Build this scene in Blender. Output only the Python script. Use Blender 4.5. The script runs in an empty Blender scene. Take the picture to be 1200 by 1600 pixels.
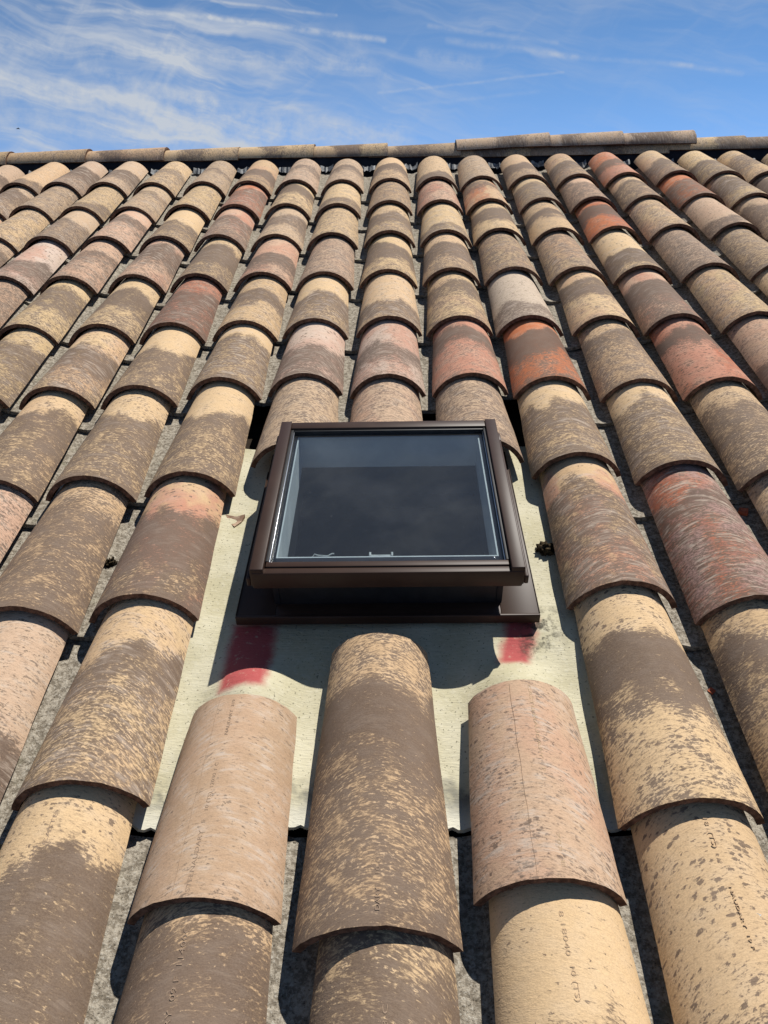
import bpy, bmesh, math, random
from mathutils import Vector, Matrix

scene = bpy.context.scene
rnd = random.Random(11)

# ------------------------------------------------------------------ roof frame
# X across the roof, S up the slope, N normal to the slope
SLOPE = math.radians(15.0)
ROOF = Matrix.Translation((0, 0, 3.2)) @ Matrix.Rotation(SLOPE, 4, 'X')
PITCH, ROLL, YAW = 0.65431, -0.02578, -0.02450      # camera against the roof slope
CAM_N = 0.9987 + 0.072
FPX = 1202.0

def cam_vec(x, f, y):
    c, s = math.cos(ROLL), math.sin(ROLL)
    x, y = c*x - s*y, s*x + c*y
    c, s = math.cos(PITCH), math.sin(PITCH)
    f, y = c*f + s*y, -s*f + c*y
    c, s = math.cos(YAW), math.sin(YAW)
    return Vector((c*x + s*f, -s*x + c*f, y))

def ray_world(px, py):
    return (ROOF.to_3x3() @ cam_vec(px - 600.0, FPX, 800.0 - py)).normalized()

# ------------------------------------------------------------------ camera
cam_data = bpy.data.cameras.new('camera')
cam = bpy.data.objects.new('camera', cam_data)
scene.collection.objects.link(cam)
R3 = ROOF.to_3x3()
right, up, fwd = R3 @ cam_vec(1, 0, 0), R3 @ cam_vec(0, 0, 1), R3 @ cam_vec(0, 1, 0)
m = Matrix((right, up, -fwd)).transposed().to_4x4()
m.translation = ROOF @ Vector((0, 0, CAM_N))
cam.matrix_world = m
cam_data.sensor_fit = 'VERTICAL'
cam_data.sensor_height = 24.0
cam_data.lens = FPX / 1600.0 * 24.0
cam_data.clip_start = 0.02
cam_data.clip_end = 2000
scene.camera = cam
scene.render.resolution_x, scene.render.resolution_y = 768, 1024
scene.view_settings.view_transform = 'Standard'
scene.view_settings.look = 'None'
scene.view_settings.gamma = 1.0
scene.view_settings.exposure = 0.27
scene.cycles.max_bounces = 6
scene.cycles.diffuse_bounces = 3

# ------------------------------------------------------------------ node helper
class NT:
    def __init__(self, tree):
        self.t = tree
    def node(self, kind, **kw):
        n = self.t.nodes.new(kind)
        for k, v in kw.items():
            setattr(n, k, v)
        return n
    def put(self, sock, v):
        if v is None:
            return
        if isinstance(v, bpy.types.NodeSocket):
            self.t.links.new(v, sock)
        else:
            if sock.type == 'RGBA' and len(v) == 3:
                v = (*v, 1)
            sock.default_value = v
    def math(self, op, a, b=None, c=None, clamp=False):
        n = self.node('ShaderNodeMath', operation=op, use_clamp=clamp)
        for s, v in zip(n.inputs, (a, b, c)):
            self.put(s, v)
        return n.outputs[0]
    def vmath(self, op, a, b=None, scale=None):
        n = self.node('ShaderNodeVectorMath', operation=op)
        self.put(n.inputs[0], a)
        self.put(n.inputs[1], b)
        if scale is not None:
            self.put(n.inputs['Scale'], scale)
        return n.outputs['Value'] if op in ('DOT_PRODUCT', 'LENGTH', 'DISTANCE') else n.outputs[0]
    def xyz(self, x=0.0, y=0.0, z=0.0):
        n = self.node('ShaderNodeCombineXYZ')
        for s, v in zip(n.inputs, (x, y, z)):
            self.put(s, v)
        return n.outputs[0]
    def sep(self, v):
        n = self.node('ShaderNodeSeparateXYZ')
        self.put(n.inputs[0], v)
        return n.outputs
    def noise(self, vec, scale=1.0, detail=3.0, rough=0.55, dist=0.0):
        n = self.node('ShaderNodeTexNoise')
        self.put(n.inputs['Vector'], vec)
        for k, v in (('Scale', scale), ('Detail', detail), ('Roughness', rough), ('Distortion', dist)):
            self.put(n.inputs[k], v)
        return n.outputs[0]
    def voronoi(self, vec, scale=1.0):
        n = self.node('ShaderNodeTexVoronoi')
        self.put(n.inputs['Vector'], vec)
        n.inputs['Scale'].default_value = scale
        return n.outputs['Distance'], n.outputs['Color']
    def step(self, x, lo, hi):                       # smooth 0..1 from lo to hi (lo may exceed hi)
        n = self.node('ShaderNodeMapRange', interpolation_type='SMOOTHSTEP')
        rev = (not isinstance(lo, bpy.types.NodeSocket)) and (not isinstance(hi, bpy.types.NodeSocket)) and lo > hi
        self.put(n.inputs[0], x)
        self.put(n.inputs[1], hi if rev else lo)
        self.put(n.inputs[2], lo if rev else hi)
        n.inputs[3].default_value = 1.0 if rev else 0.0
        n.inputs[4].default_value = 0.0 if rev else 1.0
        return n.outputs[0]
    def mix(self, f, a, b, mode='MIX'):
        n = self.node('ShaderNodeMix', data_type='RGBA', blend_type=mode)
        self.put(n.inputs[0], f)
        self.put(n.inputs[6], a)
        self.put(n.inputs[7], b)
        return n.outputs[2]
    def attr(self, name):
        return self.node('ShaderNodeAttribute', attribute_type='OBJECT', attribute_name=name)

def material(name):
    mt = bpy.data.materials.new(name)
    mt.use_nodes = True
    nt = NT(mt.node_tree)
    bsdf = mt.node_tree.nodes['Principled BSDF']
    return mt, nt, bsdf

# ------------------------------------------------------------------ sun and sky
SUN_ROOF = Vector((0.076, 0.139, 0.160)).normalized()
SUN = (R3 @ SUN_ROOF).normalized()
sun_el, sun_az = math.asin(SUN.z), math.atan2(SUN.x, SUN.y)
sd = bpy.data.lights.new('sun', 'SUN')
sd.energy = 4.7
sd.angle = math.radians(0.53)
sd.color = (1.0, 0.955, 0.88)
sun = bpy.data.objects.new('sun', sd)
sun.rotation_euler = (-SUN).to_track_quat('-Z', 'Y').to_euler()
sun.location = (2, 4, 12)
scene.collection.objects.link(sun)

world = bpy.data.worlds.new('World')
scene.world = world
world.use_nodes = True
w = NT(world.node_tree)
world.node_tree.nodes.clear()
sky = w.node('ShaderNodeTexSky', sky_type='NISHITA', sun_disc=False)
sky.sun_elevation, sky.sun_rotation = sun_el, sun_az
sky.altitude, sky.air_density, sky.dust_density, sky.ozone_density = 300.0, 1.0, 0.2, 1.6
bw = w.node('ShaderNodeRGBToBW')
w.put(bw.inputs[0], sky.outputs[0])
blue = w.vmath('SCALE', (0.32, 0.88, 2.06), scale=bw.outputs[0])
clear = w.mix(0.78, sky.outputs[0], blue)
d = w.node('ShaderNodeTexCoord').outputs['Generated']
dx, dy, dz = w.sep(d)
az = w.math('ARCTAN2', dx, dy)
el = w.math('ARCSINE', dz)
q = w.xyz(az, el, 0.0)

def azel(px, py):
    r = ray_world(px, py)
    return math.atan2(r.x, r.y), math.asin(r.z)

warp = w.vmath('SCALE', w.vmath('SUBTRACT', w.node('ShaderNodeTexNoise').outputs[1], (0.5, 0.5, 0.5)), scale=0.05)
wn = world.node_tree.nodes[-1]
for n_ in world.node_tree.nodes:
    if n_.type == 'TEX_NOISE':
        w.put(n_.inputs['Vector'], q)
        n_.inputs['Scale'].default_value = 9.0
        n_.inputs['Detail'].default_value = 4.0
qw = w.vmath('ADD', q, warp)

def cirrus(angle, along, across, lo, hi, detail=4.0):
    mp = w.node('ShaderNodeMapping')
    mp.inputs['Rotation'].default_value = (0, 0, math.radians(angle))
    w.put(mp.inputs['Vector'], qw)
    mp2 = w.node('ShaderNodeMapping')
    mp2.inputs['Scale'].default_value = (along, across, 1)
    w.put(mp2.inputs['Vector'], mp.outputs[0])
    return w.step(w.noise(mp2.outputs[0], 1.0, detail, 0.62, 0.3), lo, hi)

veil = w.noise(qw, 3.2, 3.0, 0.5)
left = w.step(w.math('ADD', az, w.math('MULTIPLY', el, 0.8)), 0.42, -0.15)
low = w.step(el, 0.27, 0.10)
c1 = cirrus(14, 3.6, 34.0, 0.43, 0.72)
c2 = cirrus(-42, 5.0, 26.0, 0.46, 0.80)
c3 = cirrus(3, 2.6, 44.0, 0.42, 0.80)
cl = w.math('ADD', w.math('MULTIPLY', c1, 0.75), w.math('MULTIPLY', c2, 0.35))
cl = w.math('ADD', cl, w.math('MULTIPLY', c3, 0.35))
amount = w.math('ADD', 0.34, w.math('MULTIPLY', left, w.math('ADD', 0.26, w.math('MULTIPLY', low, 0.40))))
cl = w.math('MULTIPLY', cl, amount)
cl = w.math('ADD', w.math('MULTIPLY', cl, w.step(veil, 0.25, 0.60)), w.math('MULTIPLY', w.math('MULTIPLY', left, low), 0.10))

puff = w.step(w.noise(q, 60.0, 3.0, 0.65), 0.15, 0.80)
tsrc = w.vmath('ADD', q, w.vmath('SCALE', warp, scale=0.12))

def trail(p0, p1, width, strength, rough=1.0):
    a, b = Vector((*azel(*p0), 0)), Vector((*azel(*p1), 0))
    ba = b - a
    pa = w.vmath('SUBTRACT', tsrc, tuple(a))
    h = w.math('DIVIDE', w.vmath('DOT_PRODUCT', pa, tuple(ba)), ba.dot(ba), clamp=True)
    off = w.vmath('LENGTH', w.vmath('SUBTRACT', pa, w.vmath('SCALE', tuple(ba), scale=h)))
    v = w.step(off, width / FPX, 0.0)
    return w.math('MULTIPLY', w.math('MULTIPLY', v, puff), strength)

for args in (((300, -3), (525, 24), 3, 0.42), ((60, 10), (330, 27), 5, 0.34), ((330, 27), (600, 62), 6, 0.55),
             ((670, 40), (870, 67), 5, 0.22), ((700, 63), (900, 89), 7, 0.28), ((860, 85), (1080, 103), 5, 0.20), ((1050, 100), (1160, 116), 5, 0.28),
             ((590, 146), (880, 113), 3, 0.26), ((600, 168), (840, 144), 4, 0.14), ((0, 66), (560, 102), 20, 0.34),
             ((130, 104), (330, 162), 14, 0.34), ((-60, 120), (620, 218), 34, 0.40), ((-40, 180), (420, 232), 30, 0.34),
             ((660, 84), (745, 100), 14, 0.28), ((190, 10), (330, 150), 30, 0.20), ((540, 60), (600, 130), 26, 0.20)):
    cl = w.math('ADD', cl, trail(*args))
cl = w.math('MINIMUM', cl, 0.9)
col = w.mix(cl, clear, (9.6, 10.2, 11.0))
bg = w.node('ShaderNodeBackground')
w.put(bg.inputs[0], col)
bg.inputs[1].default_value = 0.05
wo = w.node('ShaderNodeOutputWorld')
world.node_tree.links.new(bg.outputs[0], wo.inputs[0])

# ------------------------------------------------------------------ object helpers
COL = scene.collection

def link(name, mesh, parent=None):
    o = bpy.data.objects.new(name, mesh)
    COL.objects.link(o)
    if parent is not None:
        o.parent = parent
    return o

def thing(name, label, category, matrix, group=None):
    o = bpy.data.objects.new(name, None)
    o.empty_display_size = 0.1
    COL.objects.link(o)
    o.matrix_world = matrix
    o['label'], o['category'] = label, category
    if group:
        o['group'] = group
    return o

def mesh_from(name, verts, faces, mats, smooth=0.6, matidx=None):
    me = bpy.data.meshes.new(name)
    me.from_pydata([tuple(v) for v in verts], [], faces)
    for mt in mats:
        me.materials.append(mt)
    if matidx:
        for p_, i in zip(me.polygons, matidx):
            p_.material_index = i
    if smooth is not None:
        for p_ in me.polygons:
            p_.use_smooth = True
        me.set_sharp_from_angle(angle=smooth)
    me.update()
    return me

def box_into(bm, lo, hi, bevel=0.0):
    r = bmesh.ops.create_cube(bm, size=1.0)
    vs = r['verts']
    for v in vs:
        v.co = Vector([lo[i] + (v.co[i] + 0.5) * (hi[i] - lo[i]) for i in range(3)])
    if bevel:
        es = list({e for v in vs for e in v.link_edges})
        bmesh.ops.bevel(bm, geom=es, offset=bevel, segments=2, affect='EDGES', profile=0.5)

def box(name, lo, hi, mat, parent, bevel=0.0015):
    bm = bmesh.new()
    box_into(bm, lo, hi, bevel)
    me = bpy.data.meshes.new(name)
    bm.to_mesh(me)
    bm.free()
    me.materials.append(mat)
    for p_ in me.polygons:
        p_.use_smooth = True
    me.set_sharp_from_angle(angle=0.9)
    return link(name, me, parent)

# ------------------------------------------------------------------ materials
def clay_material():
    mt, n, b = material('aged_clay')
    uv = n.node('ShaderNodeUVMap', uv_map='tile_uv').outputs[0]
    u, v, _ = n.sep(uv)
    seed = n.attr('tile_seed').outputs['Fac']
    base = n.attr('tile_base').outputs['Color']
    red = n.attr('tile_red').outputs['Color']
    mx, my, mz = n.sep(n.attr('tile_mix').outputs['Vector'])      # red share, spots, pale smears
    bx_, by_, bz_ = n.sep(n.attr('tile_band').outputs['Vector'])  # upper edge, lower edge, upper cover
    ca, cb, cc = n.sep(n.attr('tile_cover').outputs['Vector'])    # lower cover, streak fan, band strength
    z = n.math('MULTIPLY', seed, 37.0)
    bow = n.math('SQRT', n.math('ADD', n.math('MULTIPLY', u, u), 0.0016))
    lean = n.math('MULTIPLY', n.math('SUBTRACT', n.math('FRACT', n.math('MULTIPLY', seed, 7.3)), 0.5), 0.5)
    fan = n.math('ADD', v, n.math('ADD', n.math('MULTIPLY', bow, cb), n.math('MULTIPLY', u, lean)))
    low_ = n.noise(n.xyz(n.math('MULTIPLY', u, 9.0), n.math('MULTIPLY', v, 5.0), z), 1.0, 2.0, 0.5)
    mid = n.noise(n.xyz(n.math('MULTIPLY', u, 26.0), n.math('MULTIPLY', v, 30.0), z), 1.0, 3.0, 0.55)
    st = n.noise(n.xyz(n.math('MULTIPLY', u, 85.0), n.math('MULTIPLY', fan, 260.0), z), 1.0, 5.0, 0.68, 0.6)
    bl = n.noise(n.xyz(n.math('MULTIPLY', u, 190.0), n.math('MULTIPLY', fan, 260.0), n.math('ADD', z, 3.3)), 1.0, 3.0, 0.60, 0.4)
    vv = n.math('ADD', v, n.math('ADD', n.math('MULTIPLY', n.math('SUBTRACT', low_, 0.5), 0.22),
                                 n.math('MULTIPLY', n.math('SUBTRACT', mid, 0.5), 0.05)))
    upm = n.step(n.math('SUBTRACT', vv, bx_), -0.014, 0.034)
    lom = n.step(n.math('SUBTRACT', vv, by_), 0.050, -0.060)
    cov = n.math('SUBTRACT', cc, n.math('MULTIPLY', upm, n.math('SUBTRACT', cc, bz_)))
    cov = n.math('SUBTRACT', cov, n.math('MULTIPLY', lom, n.math('SUBTRACT', cc, ca)))
    cov = n.math('ADD', cov, n.math('MULTIPLY', n.math('SUBTRACT', mid, 0.5), 0.95))
    cov = n.math('ADD', cov, n.math('MULTIPLY', n.step(v, 0.035, 0.0), 0.16))
    thr = n.math('ADD', 0.355, n.math('MULTIPLY', cov, 0.290))
    nn = n.math('ADD', n.math('MULTIPLY', st, 0.62), n.math('MULTIPLY', bl, 0.38))
    nn = n.math('ADD', 0.5, n.math('MULTIPLY', n.math('SUBTRACT', nn, 0.5), 1.25))
    gap_ = n.math('SUBTRACT', thr, nn)
    hard = n.step(gap_, -0.030, 0.040)
    soft = n.step(n.math('SUBTRACT', thr, n.math('ADD', 0.5, n.math('MULTIPLY', n.math('SUBTRACT', st, 0.5), 0.8))), -0.15, 0.15)
    sel = n.step(mid, 0.34, 0.62)                    # crisp splashes in places, smoky veil in others
    kk = n.math('ADD', 0.25, n.math('MULTIPLY', sel, 0.50))
    dark = n.math('ADD', n.math('MULTIPLY', hard, kk), n.math('MULTIPLY', soft, n.math('SUBTRACT', 1.0, kk)))
    # round splashes
    wob = n.math('MULTIPLY', n.math('SUBTRACT', bl, 0.5), 1.5)
    wob2 = n.math('MULTIPLY', n.math('SUBTRACT', st, 0.5), 1.5)
    dist, vc = n.voronoi(n.xyz(n.math('ADD', n.math('MULTIPLY', u, 88.0), wob), n.math('ADD', n.math('MULTIPLY', fan, 150.0), wob2), z))
    vr = n.sep(vc)[0]
    rad = n.math('MULTIPLY', n.math('POWER', vr, 2.6), n.math('MULTIPLY', my, 0.60))
    rad = n.math('MULTIPLY', rad, n.math('ADD', 0.35, mid))
    spot = n.step(n.math('SUBTRACT', rad, dist), -0.05, 0.10)
    dark = n.math('MAXIMUM', dark, n.math('MULTIPLY', spot, 0.9))
    # clay colour
    rm = n.math('MULTIPLY', n.step(n.math('ADD', low_, n.math('MULTIPLY', n.math('SUBTRACT', mid, 0.5), 0.5)), 0.40, 0.60), mx)
    body = n.mix(rm, base, red)
    grain = n.noise(n.xyz(n.math('MULTIPLY', u, 420.0), n.math('MULTIPLY', v, 420.0), z), 1.0, 2.0, 0.65)
    body = n.mix(n.math('MULTIPLY', n.step(grain, 0.56, 0.40), 0.28), body, n.mix(0.55, body, (0.20, 0.13, 0.085)))
    body = n.mix(n.math('MULTIPLY', n.step(mid, 0.38, 0.75), 0.40), body, n.mix(0.55, body, (0.70, 0.555, 0.395)))
    dk = n.mix(n.step(low_, 0.35, 0.65), (0.086, 0.063, 0.047), (0.122, 0.090, 0.067))
    dk = n.mix(n.math('MULTIPLY', n.step(grain, 0.35, 0.7), 0.5), dk, (0.165, 0.127, 0.097))
    dk = n.mix(n.math('MULTIPLY', n.step(mid, 0.42, 0.72), 0.32), dk, (0.175, 0.138, 0.108))
    dk = n.mix(0.05, dk, red)
    c = n.mix(n.math('MULTIPLY', dark, n.math('ADD', 0.80, n.math('MULTIPLY', st, 0.28), clamp=True)), body, dk)
    # pale bloom drawn across the tile
    sm = n.noise(n.xyz(n.math('MULTIPLY', u, 16.0), n.math('MULTIPLY', fan, 130.0), n.math('ADD', z, 9.1)), 1.0, 3.0, 0.6, 0.8)
    smk = n.math('MULTIPLY', n.math('MULTIPLY', n.step(sm, 0.44, 0.72), n.step(mid, 0.36, 0.62)), mz)
    c = n.mix(smk, c, (0.54, 0.440, 0.350))
    n.put(b.inputs['Base Color'], c)
    b.inputs['Roughness'].default_value = 0.86
    b.inputs['Specular IOR Level'].default_value = 0.22
    bump = n.node('ShaderNodeBump')
    bump.inputs['Strength'].default_value = 0.55
    bump.inputs['Distance'].default_value = 0.0016
    rel = n.noise(n.xyz(n.math('MULTIPLY', u, 150.0), n.math('MULTIPLY', fan, 330.0), z), 1.0, 3.0, 0.7)
    n.put(bump.inputs['Height'], rel)
    n.put(b.inputs['Normal'], bump.outputs[0])
    return mt

def simple(name, c0, c1, scale, rough=0.8, spec=0.3, detail=4.0, bump=0.0, lo=0.4, hi=0.65, metallic=0.0, dist=0.002):
    mt, n, b = material(name)
    co = n.node('ShaderNodeTexCoord').outputs['Object']
    k = n.noise(co, scale, detail, 0.6)
    n.put(b.inputs['Base Color'], n.mix(n.step(k, lo, hi), c0, c1))
    b.inputs['Roughness'].default_value = rough
    b.inputs['Specular IOR Level'].default_value = spec
    b.inputs['Metallic'].default_value = metallic
    if bump:
        bp = n.node('ShaderNodeBump')
        bp.inputs['Strength'].default_value = bump
        bp.inputs['Distance'].default_value = dist
        n.put(bp.inputs['Height'], n.noise(co, scale * 1.7, detail, 0.65))
        n.put(b.inputs['Normal'], bp.outputs[0])
    return mt

def lichen_material():
    mt, n, b = material('lichen_channel')
    co = n.node('ShaderNodeTexCoord').outputs['Object']
    seed = n.attr('tile_seed').outputs['Fac']
    p = n.vmath('ADD', co, n.xyz(0.0, 0.0, n.math('MULTIPLY', seed, 13.0)))
    a = n.noise(p, 95.0, 5.0, 0.7)
    bq = n.noise(p, 14.0, 3.0, 0.55)
    e = n.noise(p, 260.0, 3.0, 0.6)
    c = n.mix(n.step(a, 0.40, 0.62), (0.180, 0.153, 0.118), (0.395, 0.352, 0.285))
    c = n.mix(n.math('MULTIPLY', n.step(e, 0.56, 0.66), 0.6), c, (0.50, 0.475, 0.415))
    c = n.mix(n.math('MULTIPLY', n.step(e, 0.40, 0.32), 0.9), c, (0.055, 0.047, 0.036))
    c = n.mix(n.math('MULTIPLY', n.step(bq, 0.60, 0.75), 0.45), c, (0.235, 0.235, 0.150))
    n.put(b.inputs['Base Color'], c)
    b.inputs['Roughness'].default_value = 0.95
    b.inputs['Specular IOR Level'].default_value = 0.1
    bp = n.node('ShaderNodeBump')
    bp.inputs['Strength'].default_value = 0.9
    bp.inputs['Distance'].default_value = 0.004
    n.put(bp.inputs['Height'], n.math('ADD', a, n.math('MULTIPLY', e, 0.4)))
    n.put(b.inputs['Normal'], bp.outputs[0])
    return mt

def apron_material():
    mt, n, b = material('cream_coated_apron')
    co = n.node('ShaderNodeTexCoord').outputs['Object']
    X, S, Z = n.sep(co)
    big = n.noise(co, 7.0, 4.0, 0.6)
    fine = n.noise(co, 90.0, 4.0, 0.6)
    c = n.mix(n.step(big, 0.35, 0.68), (0.47, 0.430, 0.285), (0.585, 0.545, 0.400))
    c = n.mix(n.math('MULTIPLY', n.step(fine, 0.50, 0.68), 0.30), c, (0.64, 0.605, 0.48))
    sp = n.noise(co, 210.0, 2.0, 0.5)
    c = n.mix(n.math('MULTIPLY', n.step(sp, 0.355, 0.30), 0.75), c, (0.10, 0.09, 0.06))
    grey = n.math('MULTIPLY', n.step(S, 0.80, 0.69), n.step(S, 0.648, 0.678))
    grey = n.math('MULTIPLY', grey, n.step(n.noise(co, 16.0, 4.0, 0.6), 0.46, 0.66))
    c = n.mix(n.math('MULTIPLY', grey, 0.85), c, (0.17, 0.165, 0.14))
    c = n.mix(n.math('MULTIPLY', n.step(S, 0.70, 0.645), 0.55), c, (0.70, 0.69, 0.62))
    jx = n.math('MULTIPLY', n.math('SUBTRACT', n.noise(co, 28.0, 4.0, 0.6), 0.5), 0.022)
    def patch(x0, x1, s0, s1, lean=0.0, soft=0.012):
        xs = n.math('ADD', n.math('ADD', X, jx), n.math('MULTIPLY', n.math('SUBTRACT', S, s0), lean))
        ss = n.math('ADD', S, jx)
        k = n.math('MULTIPLY', n.step(xs, x0 - soft, x0 + soft), n.step(xs, x1 + soft, x1 - soft))
        return n.math('MULTIPLY', k, n.math('MULTIPLY', n.step(ss, s0 - soft, s0 + soft), n.step(ss, s1 + soft, s1 - soft)))
    wear = n.step(n.noise(co, 70.0, 4.0, 0.65), 0.16, 0.44)
    r = n.math('MAXIMUM', patch(-0.326, -0.240, 0.885, 1.075, 0.02), patch(0.180, 0.240, 0.958, 1.085, -0.25))
    c = n.mix(n.math('MULTIPLY', r, n.math('MULTIPLY', wear, 0.94)), c, (0.38, 0.055, 0.060))
    sm = n.math('MULTIPLY', patch(0.218, 0.290, 0.985, 1.10, -0.3, 0.03), n.step(n.noise(co, 40.0, 5.0, 0.7), 0.44, 0.62))
    c = n.mix(n.math('MULTIPLY', sm, 0.9), c, (0.035, 0.03, 0.022))
    n.put(b.inputs['Base Color'], c)
    b.inputs['Roughness'].default_value = 0.8
    b.inputs['Specular IOR Level'].default_value = 0.25
    bp = n.node('ShaderNodeBump')
    bp.inputs['Strength'].default_value = 0.5
    bp.inputs['Distance'].default_value = 0.003
    wrk = n.noise(n.xyz(n.math('MULTIPLY', X, 30.0), n.math('MULTIPLY', S, 150.0), 0.0), 1.0, 4.0, 0.6, 1.2)
    n.put(bp.inputs['Height'], n.math('ADD', wrk, n.math('MULTIPLY', fine, 0.6)))
    n.put(b.inputs['Normal'], bp.outputs[0])
    return mt

CLAY = clay_material()
EDGE = simple('broken_clay_edge', (0.085, 0.045, 0.028), (0.185, 0.100, 0.062), 70.0, 0.9, 0.15, bump=0.6)
LICHEN = lichen_material()
CHEDGE = simple('channel_edge', (0.10, 0.085, 0.07), (0.22, 0.17, 0.13), 60.0, 0.95, 0.1)
APRON = apron_material()
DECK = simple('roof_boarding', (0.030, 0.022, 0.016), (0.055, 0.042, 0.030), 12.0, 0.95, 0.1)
STAMP = simple('stamped_clay', (0.240, 0.170, 0.120), (0.340, 0.245, 0.170), 300.0, 0.9, 0.15)  # darker clay tone standing for the shading of the raised letters
MEMBRANE = simple('ridge_membrane', (0.006, 0.007, 0.012), (0.014, 0.015, 0.022), 20.0, 0.7, 0.3, bump=0.3)
LEAD = simple('crimped_ridge_lip', (0.10, 0.105, 0.11), (0.26, 0.27, 0.27), 60.0, 0.6, 0.4, bump=0.7)
BROWN = simple('brown_lacquered_metal', (0.040, 0.021, 0.014), (0.050, 0.027, 0.018), 9.0, 0.46, 0.22, bump=0.03, dist=0.001)
RUBBER_SHADE = simple('black_gasket_and_curb_shade', (0.008, 0.008, 0.009), (0.014, 0.014, 0.015), 40.0, 0.55, 0.4)  # gasket rubber; on the curb its black stands for shade under the rails
SILVER = simple('bright_trim', (0.55, 0.57, 0.60), (0.66, 0.68, 0.70), 30.0, 0.28, 0.5, metallic=0.9)
LINING = simple('pale_lining', (0.56, 0.58, 0.58), (0.66, 0.67, 0.66), 12.0, 0.6, 0.3)
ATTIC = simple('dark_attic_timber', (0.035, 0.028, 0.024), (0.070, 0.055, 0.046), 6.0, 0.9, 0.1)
GREYPL = simple('grey_fitting', (0.42, 0.43, 0.42), (0.55, 0.55, 0.53), 50.0, 0.5, 0.4)
MOSS = simple('dried_moss', (0.016, 0.012, 0.008), (0.075, 0.055, 0.032), 120.0, 0.98, 0.05, bump=0.8)
SHARD = simple('broken_tile_clay', (0.30, 0.19, 0.13), (0.50, 0.37, 0.27), 60.0, 0.9, 0.1, bump=0.5)
REDCHIP = simple('fresh_red_clay', (0.40, 0.10, 0.05), (0.52, 0.18, 0.10), 90.0, 0.9, 0.1)
PALECHIP = simple('pale_mortar_crumb', (0.55, 0.54, 0.50), (0.72, 0.71, 0.67), 90.0, 0.9, 0.1, bump=0.4)
FEATHER = simple('dark_feathers', (0.015, 0.014, 0.014), (0.03, 0.028, 0.027), 20.0, 0.8, 0.2)

def glass_material():
    mt = bpy.data.materials.new('tinted_double_glazing')
    mt.use_nodes = True
    n = NT(mt.node_tree)
    mt.node_tree.nodes.clear()
    co = n.node('ShaderNodeTexCoord').outputs['Object']
    lw = n.node('ShaderNodeLayerWeight')
    lw.inputs['Blend'].default_value = 0.5
    f = n.math('ADD', 0.055, n.math('MULTIPLY', 0.9, n.math('POWER', lw.outputs['Facing'], 5.0)), clamp=True)
    tr = n.node('ShaderNodeBsdfTransparent')
    tr.inputs[0].default_value = (0.86, 0.90, 0.915, 1)
    gl = n.node('ShaderNodeBsdfGlossy')
    gl.inputs['Roughness'].default_value = 0.02
    m1 = n.node('ShaderNodeMixShader')
    n.put(m1.inputs[0], f)
    n.put(m1.inputs[1], tr.outputs[0])
    n.put(m1.inputs[2], gl.outputs[0])
    dust = n.node('ShaderNodeBsdfDiffuse')
    dust.inputs[0].default_value = (0.5, 0.5, 0.5, 1)
    a = n.noise(co, 6.0, 4.0, 0.6, 0.2)
    bq = n.noise(co, 120.0, 2.0, 0.5)
    k = n.math('ADD', n.math('MULTIPLY', n.step(a, 0.45, 0.80), 0.020), n.math('MULTIPLY', n.step(bq, 0.74, 0.80), 0.12))
    k = n.math('ADD', k, 0.022)
    m2 = n.node('ShaderNodeMixShader')
    n.put(m2.inputs[0], k)
    n.put(m2.inputs[1], m1.outputs[0])
    n.put(m2.inputs[2], dust.outputs[0])
    o = n.node('ShaderNodeOutputMaterial')
    mt.node_tree.links.new(m2.outputs[0], o.inputs[0])
    return mt
GLASS = glass_material()

# ------------------------------------------------------------------ the canal tile
L, W0, W1, R0, R1, TH = 0.520, 0.1085, 0.0850, 0.072, 0.056, 0.0118

def section(t, a, off=0.0):
    """point of the outer surface: t along (0 wide end .. 1 narrow end), a across (-1..1), off inwards"""
    hw, rise = W0 + (W1 - W0) * t, R0 + (R1 - R0) * t
    rad = (hw * hw + rise * rise) / (2 * rise)
    half = math.atan2(hw, rad - rise)
    ang = a * half
    rr = rad - off
    return rr * math.sin(ang), rr * math.cos(ang) - (rad - rise), rad * ang

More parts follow.
